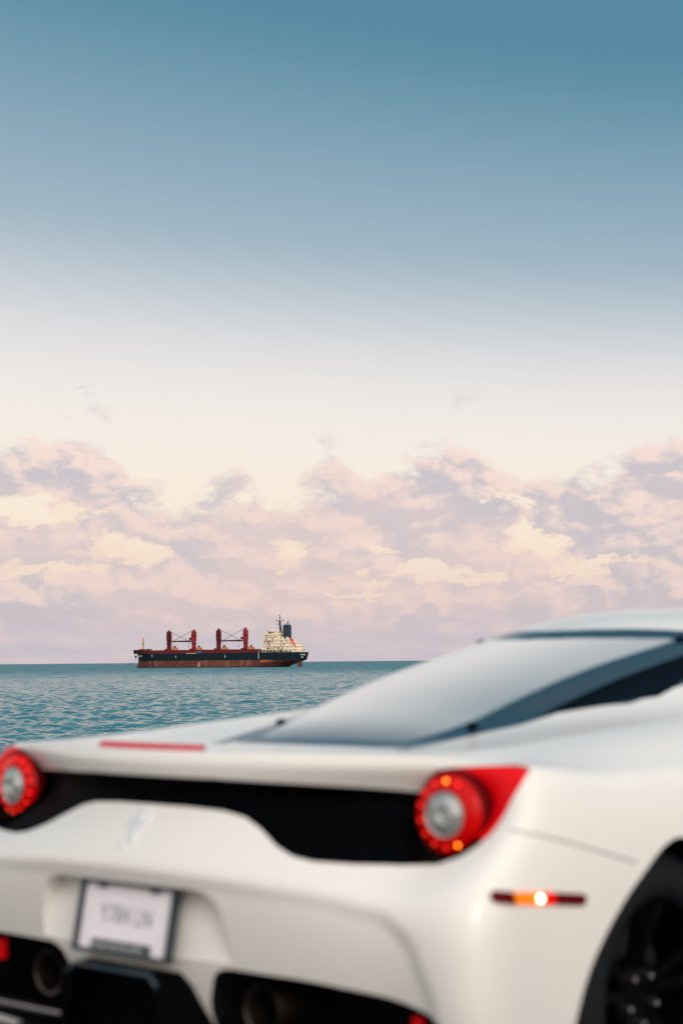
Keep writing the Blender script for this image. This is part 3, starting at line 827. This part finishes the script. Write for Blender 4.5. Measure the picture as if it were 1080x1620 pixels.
for s in (1, -1):
    yy = hit_y(.36 * s, .36)[0].y
    make('exhaust_pipe', lambda b: lathe_bm(b, [(.040, .16), (.046, .0), (.049, -.020), (.053, -.022), (.056, -.012), (.056, .12)], (.365 * s, yy + .035, .355), (0, 1, 0), 40), M['pipe'], car, True, 50)
    make('bumper_blade', lambda b: box_bm(b, (.46 * s, yy + .03, .262), (.34, .05, .012), bevel=.004), M['steel' if s < 0 else 'carbon'], car)
    make('fog_lamp', lambda b: box_bm(b, (.75 if s > 0 else -.635, .12, .355 if s > 0 else .375), (.024, .02, .050), bevel=.006), M['redlens'], car, True)
    make('fog_lamp_bezel', lambda b: box_bm(b, (.75 if s > 0 else -.635, .135, .345), (.05, .02, .095), bevel=.01), M['black'], car, True)
make('underbody', lambda b: box_bm(b, (0, 2.25, .155), (1.6, 4.0, .05), bevel=.01), M['deep'], car)
# door mirrors
for s in (1, -1):
    def mir(b):
        bmesh.ops.create_uvsphere(b, u_segments=20, v_segments=12, radius=1.0)
        for v in b.verts: v.co = Vector((v.co.x * .10 + .98 * s, v.co.y * .055 + 2.72, v.co.z * .065 + .96))
        tube_bm(b, (.80 * s, 2.74, .90), (.93 * s, 2.72, .94), .018, 8)
    make('door_mirror', mir, M['paint'], car, True)
# headlights
for s in (1, -1):
    h, n = hit_top(.66 * s, 3.95)
    def hl(b):
        rows_ = []
        for k in range(9):
            y = 3.72 + .5 * k / 8; w = .055 * math.sin(math.pi * (.12 + .85 * k / 8)) + .01
            a_, _ = hit_top((.70 - .05 * k / 8 - w) * s, y); c_, _ = hit_top((.70 - .05 * k / 8 + w) * s, y)
            rows_.append((b.verts.new(a_ + Vector((0, 0, .004))), b.verts.new(c_ + Vector((0, 0, .004)))))
        for A, B in zip(rows_[:-1], rows_[1:]): b.faces.new((A[0], A[1], B[1], B[0]))
    make('headlight', hl, M['sideglass'], car, True)

# wheels
def make_wheel(x, y, s, rad=.345, wid=.30, rimr=.262):
    w = empty('wheel', (x, y, rad)); w.parent = car
    ax = (s, 0, 0); o = wid / 2
    make('tyre', lambda b: lathe_bm(b, [(rimr - .004, o - .014), (rimr + .006, o - .002), (rimr + .030, o + .008), (rimr + .055, o + .004), (rad - .012, o - .012), (rad - .003, o - .028), (rad, o - .05), (rad, -o + .05), (rad - .01, -o + .02), (rimr, -o)], (0, 0, 0), ax, 72), M['rubber'], w, True)
    def rim(b):
        lathe_bm(b, [(rimr, o - .016), (rimr - .004, o - .006), (rimr - .012, o - .010), (rimr - .020, o - .030), (rimr - .028, o - .08), (rimr - .03, -o + .02)], (0, 0, 0), ax, 64)
        lathe_bm(b, [(0, o - .060), (.030, o - .060), (.036, o - .070), (.085, o - .066), (.088, o - .10)], (0, 0, 0), ax, 40)
        for k in range(5):
            for d in (-.17, .17):
                a = 2 * math.pi * k / 5 + .30
                c0 = Vector((s * (o - .075), math.cos(a + d * .9) * .07, math.sin(a + d * .9) * .07))
                c1 = Vector((s * (o - .028), math.cos(a + d * 1.1) * (rimr - .012), math.sin(a + d * 1.1) * (rimr - .012)))
                dirv = (c1 - c0); q_ = dirv.to_track_quat('Z', 'X').to_matrix()
                box_bm(b, (c0 + c1) / 2, (.024, .030, dirv.length), rot=q_, bevel=.005)
    make('rim', rim, M['rim'], w, True, 40)
    make('brake_disc', lambda b: lathe_bm(b, [(.06, o - .13), (.19, o - .13), (.19, o - .16), (.06, o - .16)], (0, 0, 0), ax, 48), mat('brake_disc', (.05, .05, .05), .5, .6), w, True, 40)
    for k in range(5):
        a = 2 * math.pi * k / 5 + .30 + math.pi / 5
        p = Vector((s * (o - .064), math.cos(a) * .057, math.sin(a) * .057))
        make('wheel_bolt', lambda b: lathe_bm(b, [(0, .014), (.008, .013), (.011, .008), (.011, -.004)], p, ax, 12), M['steel'], w, True)
for s in (1, -1):
    make_wheel(.765 * s, .79, s, .334, .30, .232)
    make_wheel(.815 * s, 3.44, s, .335, .25, .258)

# ------------------------------------------------------------------ the ship
def rust_mat(name, base, rust, amount, rough=.6, scale=.08, vert=6.0):
    m_ = bpy.data.materials.new(name); m_.use_nodes = True
    T = NT(m_.node_tree); b = T.n['Principled BSDF']; tcn = T.node('ShaderNodeTexCoord')
    mp = T.node('ShaderNodeMapping'); T.l.new(tcn.outputs['Object'], mp.inputs[0]); mp.inputs['Scale'].default_value = (1, 1, 1 / vert)
    st = T.noise(mp.outputs[0], scale * 3, 6.0, .7); bl = T.noise(tcn.outputs['Object'], scale * .6, 3.0, .5)
    f = T.smooth(T.add(T.mul(st, .6), T.mul(bl, .4)), .58 - amount, .66)
    fine = T.noise(tcn.outputs['Object'], scale * 9, 3.0, .6)
    c = T.mix(fine, tuple(x * .75 for x in base) + (1,), tuple(x * 1.3 for x in base) + (1,))
    T.put(b.inputs['Base Color'], T.mix(f, c, (*rust, 1))); b.inputs['Roughness'].default_value = rough; b.inputs['Specular IOR Level'].default_value = 0.2
    return m_
S = {
 'navy': rust_mat('hull_navy', (.002, .013, .022), (.03, .035, .04), .02),
 'anti': rust_mat('hull_red', (.13, .034, .028), (.26, .12, .075), .11, vert=3),
 'deckred': rust_mat('deck_red', (.14, .014, .018), (.09, .02, .02), .03),
 'crane': rust_mat('crane_red', (.27, .022, .030), (.12, .02, .02), .02),
 'cranedark': rust_mat('crane_dark', (.11, .012, .018), (.05, .012, .012), .02),
 'cream': rust_mat('house_cream', (.86, .75, .58), (.60, .38, .20), .03),
 'brown': rust_mat('grab_ochre', (.42, .20, .07), (.2, .07, .03), .05),
 'orange': mat('lifeboat_orange', (.62, .035, .02), .5),
 'dark': mat('ship_dark', (.02, .022, .026), .6),
 'white': mat('ship_white', (.75, .74, .70), .6),
 'funnel': mat('funnel_blue', (.008, .030, .048), .5),
 'rustpatch': mat('rust_patch', (.45, .12, .03), .8, var=.4, vscale=.5),
 'yellow': mat('mast_buff', (.62, .36, .14), .6),
 'blue': mat('tarp_blue', (.02, .12, .28), .6),
}
YAW = 25.0
SD = 1880.0
ship = empty('cargo_ship', ((344 - 540) / 2711 * SD, SD, SEA), R(180 - YAW))
ship.scale = (1.048, 1.048, 1.0)
tag(ship, 'rusty bulk carrier with navy and red hull and four red deck cranes anchored at sea', 'ship')
LB, LS = 104.0, -99.0       # bow and stern along the keel
def hb(x, z):
    """half breadth of the hull"""
    zt = max(0.0, min(1.0, z / 16.0))
    bowend = 98.5 + (1.0 if z < 4 else 0) + (max(0, z - 11) / 9) ** 2 * 5.0 - .12 * max(0, min(z, 8))
    e = 44 - 12 * zt
    u = (bowend - x) / e
    f = 1.0 if u >= 1 else max(0.0, 1 - (1 - max(0, u)) ** (2.4 + .8 * zt))
    sternend = LS + max(0, 7.6 - z) * 1.6 + (max(0.0, 15.6 - z)) * .30
    s = (x - sternend) / (26 + 10 * (1 - zt))
    tw = .80 if z > 7 else .80 * max(0.0, z - 2.0) / 5.0
    g = 1.0 if s >= 1 else (tw + (1 - tw) * math.sin(max(0, s) * math.pi / 2) ** .8 if s > 0 else tw)
    return 15.5 * min(f, 1) * g
def hull(b, zs, mt_i=0, top_fn=None):
    pass
def hull_part(name, zs, mt_):
    b = bmesh.new(); N = 90
    grid = {}
    for zi, z in enumerate(zs):
        x1 = 98.5 + (1.0 if z < 4 else 0) + (max(0, z - 11) / 9) ** 2 * 5.0 - .12 * max(0, min(z, 8))
        x0 = LS + max(0, 7.6 - z) * 1.6 + max(0.0, 15.6 - z) * .30
        for i in range(N + 1):
            t = i / N; t = .5 - .5 * math.cos(math.pi * t)
            x = x0 + (x1 - x0) * t; w = hb(x, z)
            for s in (1, -1): grid[(zi, i, s)] = b.verts.new((x, s * w, z))
    for zi in range(len(zs) - 1):
        for i in range(N):
            for s in (1, -1):
                q = (grid[(zi, i, s)], grid[(zi, i + 1, s)], grid[(zi + 1, i + 1, s)], grid[(zi + 1, i, s)])
                b.faces.new(q if s > 0 else q[::-1])
        q = (grid[(zi, 0, 1)], grid[(zi + 1, 0, 1)], grid[(zi + 1, 0, -1)], grid[(zi, 0, -1)])
        b.faces.new(q)
    for i in range(N):   # deck
        q = (grid[(len(zs) - 1, i, 1)], grid[(len(zs) - 1, i + 1, 1)], grid[(len(zs) - 1, i + 1, -1)], grid[(len(zs) - 1, i, -1)])
        try: b.faces.new(q)
        except ValueError: pass
    bmesh.ops.remove_doubles(b, verts=b.verts[:], dist=.01)
    bmesh.ops.recalc_face_normals(b, faces=b.faces[:])
    return link_bm(name, b, mt_, ship, True, 35)
hull_part('lower_hull', [.9, 1.5, 3, 4.5, 6, 7.6], S['anti'])
hull_part('wet_hull', [-3, -1, 0, .88], mat('wet_hull', (.03, .012, .012), .4, var=.2, vscale=.2))
hull_part('upper_hull', [7.6, 9, 10.5, 12, 13.5, 14.6, 15.6], S['navy'])
def sb(name, c, s, mt_, parent=ship, **k): return make(name, lambda b: box_bm(b, c, s, **k), mt_, parent)
# forecastle
def fore(b):
    xs = np.linspace(80, 103.5, 18); rows_ = []
    for x in xs:
        w0 = hb(x, 15.6); w1 = hb(x - 0.0, 20.0); zt = 19.2 + 1.0 * (x - 80) / 23
        rows_.append([b.verts.new((x, s * w, z)) for s, w, z in ((1, w0, 15.6), (1, w1, zt), (-1, w1, zt), (-1, w0, 15.6))])
    for A, B in zip(rows_[:-1], rows_[1:]):
        for k in range(3): b.faces.new((A[k], B[k], B[k + 1], A[k + 1]))
    b.faces.new(rows_[0])
    bmesh.ops.recalc_face_normals(b, faces=b.faces[:])
make('bow_bulwark', fore, S['navy'], ship, False)
def fore_red(b):
    xs = np.linspace(74, 97.5, 14); rows_ = []
    for x in xs:
        w0 = hb(x, 15.6) + .12; w1 = hb(x, 20.0) + .12
        rows_.append([b.verts.new((x, w, z)) for w, z in ((w0, 15.7), (w1, 19.0), (w1 - .4, 19.3))])
    for A, B in zip(rows_[:-1], rows_[1:]):
        for k in range(2): b.faces.new((A[k], B[k], B[k + 1], A[k + 1]))
make('forecastle_rail', fore_red, S['deckred'], ship, False)
for x in (95, 90, 86.5, 83, 80.5):
    sb('windlass', (x, random.uniform(-2, 5), 20.2), (2.4, 3, random.uniform(.9, 1.8)), S['dark'])
sb('foremast', (91.5, 0, 26.5), (1.3, 1.3, 13.5), S['yellow']); sb('mast_platform', (91.5, 0, 26.8), (2.6, 2.6, .5), S['yellow'])
sb('forepeak_house', (93, 0, 20.2), (4, 5, 1.6), S['dark'])
def chain(b):
    pts = [Vector((97, 4.0, 11.5 )), Vector((101, 7, 6)), Vector((106, 9.5, 1)), Vector((108, 10.5, -1))]
    for a, c in zip(pts[:-1], pts[1:]): tube_bm(b, a, c, .13, 6)
make('anchor_chain', chain, S['dark'], ship)
sb('anchor', (98.6, 3.2, 12.6), (2.2, .8, 2.6), S['dark'], bevel=.2)
# hatch coamings and covers
for k, (x0, x1) in enumerate(((66, 74), (33, 56), (3, 26), (-29, -4), (-54, -36))):
    h_ = sb('hatch_coaming', ((x0 + x1) / 2, 0, 16.7), (x1 - x0 + 1.6, 24, 2.2), S['deckred'])
    n = max(2, int((x1 - x0) / 6))
    for q in range(n):
        w = (x1 - x0) / n
        sb('hatch_cover', (x0 + w * (q + .5), 0, 18.6), (w - .5, 25, 1.5), S['deckred'], parent=h_, bevel=.2)
# red deck-edge bulwark along the hull, in plates
for k in range(26):
    x = 73.0 - k * 5.05
    sb('deck_edge_plate', (x, hb(x, 15.6) - .25, 17.0 + .1 * math.sin(k * 1.7)), (4.8, .3, 2.9 + .35 * math.sin(k * 2.3)), S['deckred'])
for x in (59.5, 29.3, -.4, -32.3): sb('crane_house', (x, 0, 18.2), (6.5, 9, 5.2), S['deckred'])
# cranes
for k, (x, top_) in enumerate(((59.5, 40.6), (29.3, 41.0), (-.4, 41.8), (-32.3, 42.3))):
    m_ = S['cranedark'] if k in (0, 2) else S['crane']
    c = empty('deck_crane', (x, 0, 0)); c.parent = ship
    def post(b):
        box_bm(b, (0, 0, 24.5), (3.4, 3.8, 11.5), bevel=.4)
        box_bm(b, (0, 0, 34.6), (4.0, 4.6, top_ - 30.6), bevel=.5)
        box_bm(b, (0, 0, top_ - .8), (3.0, 3.2, 3.0), bevel=.6, taper=.6)
    make('crane_post', post, m_, c)
    box = sb('crane_cab', ((-1 if k % 2 == 0 else 1) * 2.9, 2.2, 31.5), (2.2, 2.4, 2.8), S['cranedark'], parent=c, bevel=.2)
    for zz in (26.5, 35.0): sb('crane_platform', (0, 0, zz), (5.3, 5.8, .4), S['cranedark'], parent=c)
    dirx = -1 if k % 2 == 0 else 1
    def boom(b):
        a, e = Vector((dirx * 2.4, 2.0, 28.7)), Vector((dirx * 27.6, 2.0, 29.2))
        for dy in (-1.1, 1.1):
            for dz_ in (-.4, .5): tube_bm(b, a + Vector((0, dy, dz_)), e + Vector((0, dy * .4, dz_ * .5)), .34, 6)
        for q in range(9):
            p = a.lerp(e, q / 9); p2 = a.lerp(e, (q + 1) / 9)
            tube_bm(b, p + Vector((0, 1, -.4)), p2 + Vector((0, 1, .4)), .16, 5)
    if k % 2 == 0: make('crane_boom', boom, S['cranedark'], c)
    else:
        def boom2(b):
            a, e = Vector((dirx * 2.4, -2.5, 28.6)), Vector((dirx * 26.5, -2.5, 28.9))
            for dz_ in (-.4, .5): tube_bm(b, a + Vector((0, 0, dz_)), e + Vector((0, 0, dz_ * .5)), .34, 6)
        make('crane_boom', boom2, S['cranedark'], c)
    def cable(b):
        for dy in (.6, 1.4): tube_bm(b, (dirx * 1.2, dy, top_ - .4), (dirx * (24 if k < 2 else 26), dy, 29.4), .11, 5)
    make('hoist_cable', cable, S['dark'], c)
    make('hook', lambda b: (tube_bm(b, (dirx * 25, 2, 29), (dirx * 25, 2, 23.5), .08, 5), box_bm(b, (dirx * 25, 2, 22.9), (.7, .7, 1.4), bevel=.1)), S['dark'], c)
# grabs on deck
for x in (50.6, 21.3, -9.0, -40.3):
    g = empty('cargo_grab', (x, 3, 0)); g.parent = ship
    def gr(b):
        for s in (-1, 1): box_bm(b, (s * 1.5, 0, 20.7), (3.4, 6, 3.0), bevel=.6, taper=.55)
    make('grab_shell', gr, S['brown'], g)
    make('grab_head', lambda b: (tube_bm(b, (0, 0, 21.4), (0, 0, 23.2), 1.3, 8, .9), box_bm(b, (0, 0, 23.5), (1.8, 1.8, 1.0), bevel=.2)), S['cranedark'], g)
sb('tarpaulin', (14.5, 14.8, 16.8), (4.8, 1.4, 2.4), S['blue'], bevel=.3)
sb('banner_board', (23.5, 15.72, 15.5), (12.5, .12, .8), S['yellow'])
# accommodation
dh = empty('deckhouse', (0, 0, 0)); dh.parent = ship
levels = [(-58, -95, 13.5, 15.6, 18.6), (-58.5, -93, 13.0, 18.9, 22.0), (-59, -90, 12.6, 22.3, 25.3), (-59.5, -84, 12.0, 25.6, 28.6), (-60, -74, 11.4, 28.9, 31.6), (-60.5, -74, 11.0, 31.9, 34.4), (-62, -73, 9.0, 34.8, 38.0)]
for (xa, xb, w, za, zb) in levels:
    sb('deck_level', ((xa + xb) / 2, 0, (za + zb) / 2), (xa - xb, 2 * w, zb - za), S['cream'], parent=dh)
    sb('deck_slab', ((xa + xb) / 2, 0, zb + .15), (xa - xb + 1.8, 2 * w + 1.6, .3), S['cream'], parent=dh)
    for q in range(int((xa - xb) / 4.2)):
        x = xa - 2.4 - q * 4.2
        if random.random() < .6: sb('porthole', (x + random.uniform(-1.2, 1.2), w + .02, (za + zb) / 2 + random.uniform(-.3, .4)), (random.choice((.6, .9, 2.0, 1.3)), .1, random.choice((.7, 1.0, 2.0))), S['dark'], parent=dh)
    if za > 18:
        for s in (1,):
            for q in range(int((xa - xb) / 2.5)):
                sb('rail_post', (xa - q * 2.5, w + .7, zb + .8), (.14, .14, 1.1), S['white'], parent=dh)
            sb('rail', ((xa + xb) / 2, w + .7, zb + 1.35), (xa - xb, .16, .16), S['white'], parent=dh)
for q in range(7): sb('bridge_window', (-61.98, -7.5 + q * 2.5, 36.6), (.1, 1.7, 1.1), S['dark'], parent=dh)
for q in range(3): sb('bridge_window', (-64 - q * 3, 9.03, 36.6), (1.9, .1, 1.1), S['dark'], parent=dh)
sb('bridge_wing', (-61.5, 0, 34.7), (4.2, 31, .5), S['cream'], parent=dh); sb('bridge_wing_screen', (-61.5, 14.6, 35.6), (4.4, 2.0, 1.6), S['cream'], parent=dh)
for (x, y, z) in ((-61, 13, 32.6), (-74, 8, 38.8), (-66, 4, 39.2)): sb('equipment_box', (x, y, z), (2, 2, 2.2), S['cream'], parent=dh)
sb('davit', (-62.5, 2, 40.4), (.5, .5, 2.6), S['white'], parent=dh); sb('signal_board', (-61.5, 5, 38.4), (5, 1.0, .5), S['crane'], parent=dh)
for (x, y, z, s_) in ((-80, 9, 30.2, 3.0), (-84, 7, 30, 2.2), (-88, 6, 27.0, 2.6), (-77, 10.5, 30.4, 2.4)): 
    make('ventilator', lambda b: (tube_bm(b, (x, y, z - 2), (x, y, z + .6), .8, 10), bmesh.ops.create_icosphere(b, subdivisions=2, radius=1.15, matrix=Matrix.Translation((x, y, z + .8)))), S['cream'], dh)
for q in range(9): sb('mooring_gear', (-60 - q * 3.9, 14.2, 16.4), (1.1, 1.0, random.uniform(.9, 2.2)), S['dark'], parent=dh)
for q in range(12): sb('deck_stanchion', (-54.5 - q * 1.9, 15.0, 16.8), (.35, .3, 2.2), S['cream' if q % 2 else 'dark'], parent=dh)
fr = random.Random(11)
for q in range(46):     # lockers, vents, pipes and life rafts on the decks
    lv = fr.choice(levels[:6]); xx = fr.uniform(lv[1] + 1, lv[0] - 1)
    sb(fr.choice(('deck_locker', 'vent_box', 'life_raft', 'pipe_stand')), (xx, lv[2] + fr.uniform(-.2, .9), lv[3] + fr.uniform(.3, 1.6)), (fr.uniform(.4, 1.8), fr.uniform(.4, 1.0), fr.uniform(.4, 1.8)), S[fr.choice(('dark', 'cream', 'brown', 'white', 'dark', 'crane'))], parent=dh)
for q in range(8): sb('deck_recess', (-60 - q * 4.2 + fr.uniform(-1, 1), 13.52, 17.2), (fr.uniform(1.2, 2.6), .1, fr.uniform(1.2, 2.2)), S['dark'], parent=dh)
# funnel
fu = empty('funnel', (-80.5, 0, 0)); fu.parent = ship
sb('funnel_casing', (0, 0, 36.8), (7.0, 6.2, 16.4), S['funnel'], parent=fu, bevel=.9)
sb('funnel_stripe', (0, 3.12, 38), (.35, .1, 12), S['dark'], parent=fu)
make('exhaust_stack', lambda b: (tube_bm(b, (0, 0, 44.5), (-1.3, 0, 48.6), .55, 8), tube_bm(b, (1.4, .8, 44.5), (1.0, .8, 46.4), .5, 8), tube_bm(b, (-1.6, -1, 44.5), (-2.0, -1, 46), .4, 8)), S['dark'], fu)
sb('funnel_base', (0, 0, 27.5), (8.4, 9, 5), S['cream'], parent=fu)
# radar mast
rm = empty('radar_mast', (-72.3, 0, 0)); rm.parent = ship
make('mast_column', lambda b: (tube_bm(b, (-.9, 0, 38), (.2, 0, 49.2), 1.35, 8, .85), tube_bm(b, (.2, 0, 49.2), (.2, 0, 56.6), .36, 6, .22)), S['dark'], rm)
sb('mast_yard', (.2, 0, 49.3), (5.2, 8.4, .45), S['dark'], parent=rm); sb('radar_scanner', (2.4, 0, 46.0), (1.2, 3.0, .8), S['dark'], parent=rm)
for zz, w in ((51.5, 2.0), (53.2, 2.6), (55.3, 1.4)): sb('aerial', (.2, 0, zz), (w, w * 1.1, .28), S['dark'], parent=rm)
for s in (-1, 1): sb('yard_light', (.2 + s * 2.0, s * 3.2, 50.2), (.35, .35, 1.4), S['dark'], parent=rm)
# lifeboat on its slipway
lb = empty('lifeboat', (-90.5, 8.5, 26.0)); lb.parent = ship; lb.rotation_euler.y = R(-52)
def boat(b):
    bmesh.ops.create_uvsphere(b, u_segments=20, v_segments=12, radius=1.0)
    for v in b.verts: v.co = Vector((v.co.x * 6.2, v.co.y * 1.9, v.co.z * (1.7 if v.co.z > 0 else 1.4)))
make('boat_hull', boat, S['orange'], lb, True)
sb('boat_stripe', (0, 0, 0.1), (9.5, 3.72, .42), S['white'], parent=lb); sb('boat_cabin', (2.4, 0, 1.6), (2.4, 2, 1.4), S['orange'], parent=lb, bevel=.4)
make('slipway', lambda b: [tube_bm(b, (-84.5, 8.5 + d, 31.5), (-97, 8.5 + d, 16.4), .35, 6) for d in (-1.6, 1.6)], S['cream'], ship)
sb('slipway_leg', (-87, 9, 27.5), (1, 4, 7), S['cream']); sb('stern_house', (-95.5, 4, 17.3), (4.0, 9, 3.2), S['cream'])
# rudder, names, marks
sb('rudder', (-94.5, 0, 1.6), (5.2, .9, 7.2), S['anti'], bevel=.2); sb('sternpost', (-93.0, 0, 5.6), (2.0, 1.2, 3), S['anti'])
xt = lambda z: LS + max(0.0, 15.6 - z) * .30
for k in range(10):
    sb('name_letter', (xt(13) - .08, -5.4 + k * 1.2, 13.1), (.16, .85 if k % 3 else .6, 1.25), S['white'])
for k in range(4): sb('port_letter', (xt(10.4) - .1, -1.8 + k * 1.15, 10.4), (.16, .8, 1.3), S['white'])
for k in range(6): sb('bow_letter', (93.5 - k * 1.5, hb(93.5 - k * 1.5, 13.2) + .05, 13.2), (1.0, .2, .9), S['white'])
for (x, z, h_, mm) in ((-55.5, 12.0, 6.4, 'white'), (71.0, 13.2, 2.2, 'white'), (-16.5, 11.8, 3.2, 'white'), (14.0, 3.5, 5.5, 'white'), (15.6, 2.8, 3.4, 'yellow'), (42.0, 12.0, 2.0, 'white')):
    sb('draught_mark', (x, 15.52, z), (.55, .12, h_), S[mm])
def patch_bm(b):
    xs = np.linspace(-58, -72, 12)
    for a, c in zip(xs[:-1], xs[1:]):
        t0 = 5.4 + .6 * math.sin(a * 1.3); b.faces.new([b.verts.new((p, hb(p, zz) + .04, zz)) for p, zz in ((a, t0), (c, 5.4 + .6 * math.sin(c * 1.3)), (c, 7.5), (a, 7.5))])
make('rust_patch', patch_bm, S['rustpatch'], ship)
sb('flagstaff', (-98, 0, 18.5), (.2, .2, 5.5), S['dark'])
def srail(b):
    for q in range(22): box_bm(b, (-56 - q * 1.95, hb(-56 - q * 1.95, 15.6) - .2, 16.2), (.16, .16, 1.2))
make('side_rail', srail, S['dark'], ship)
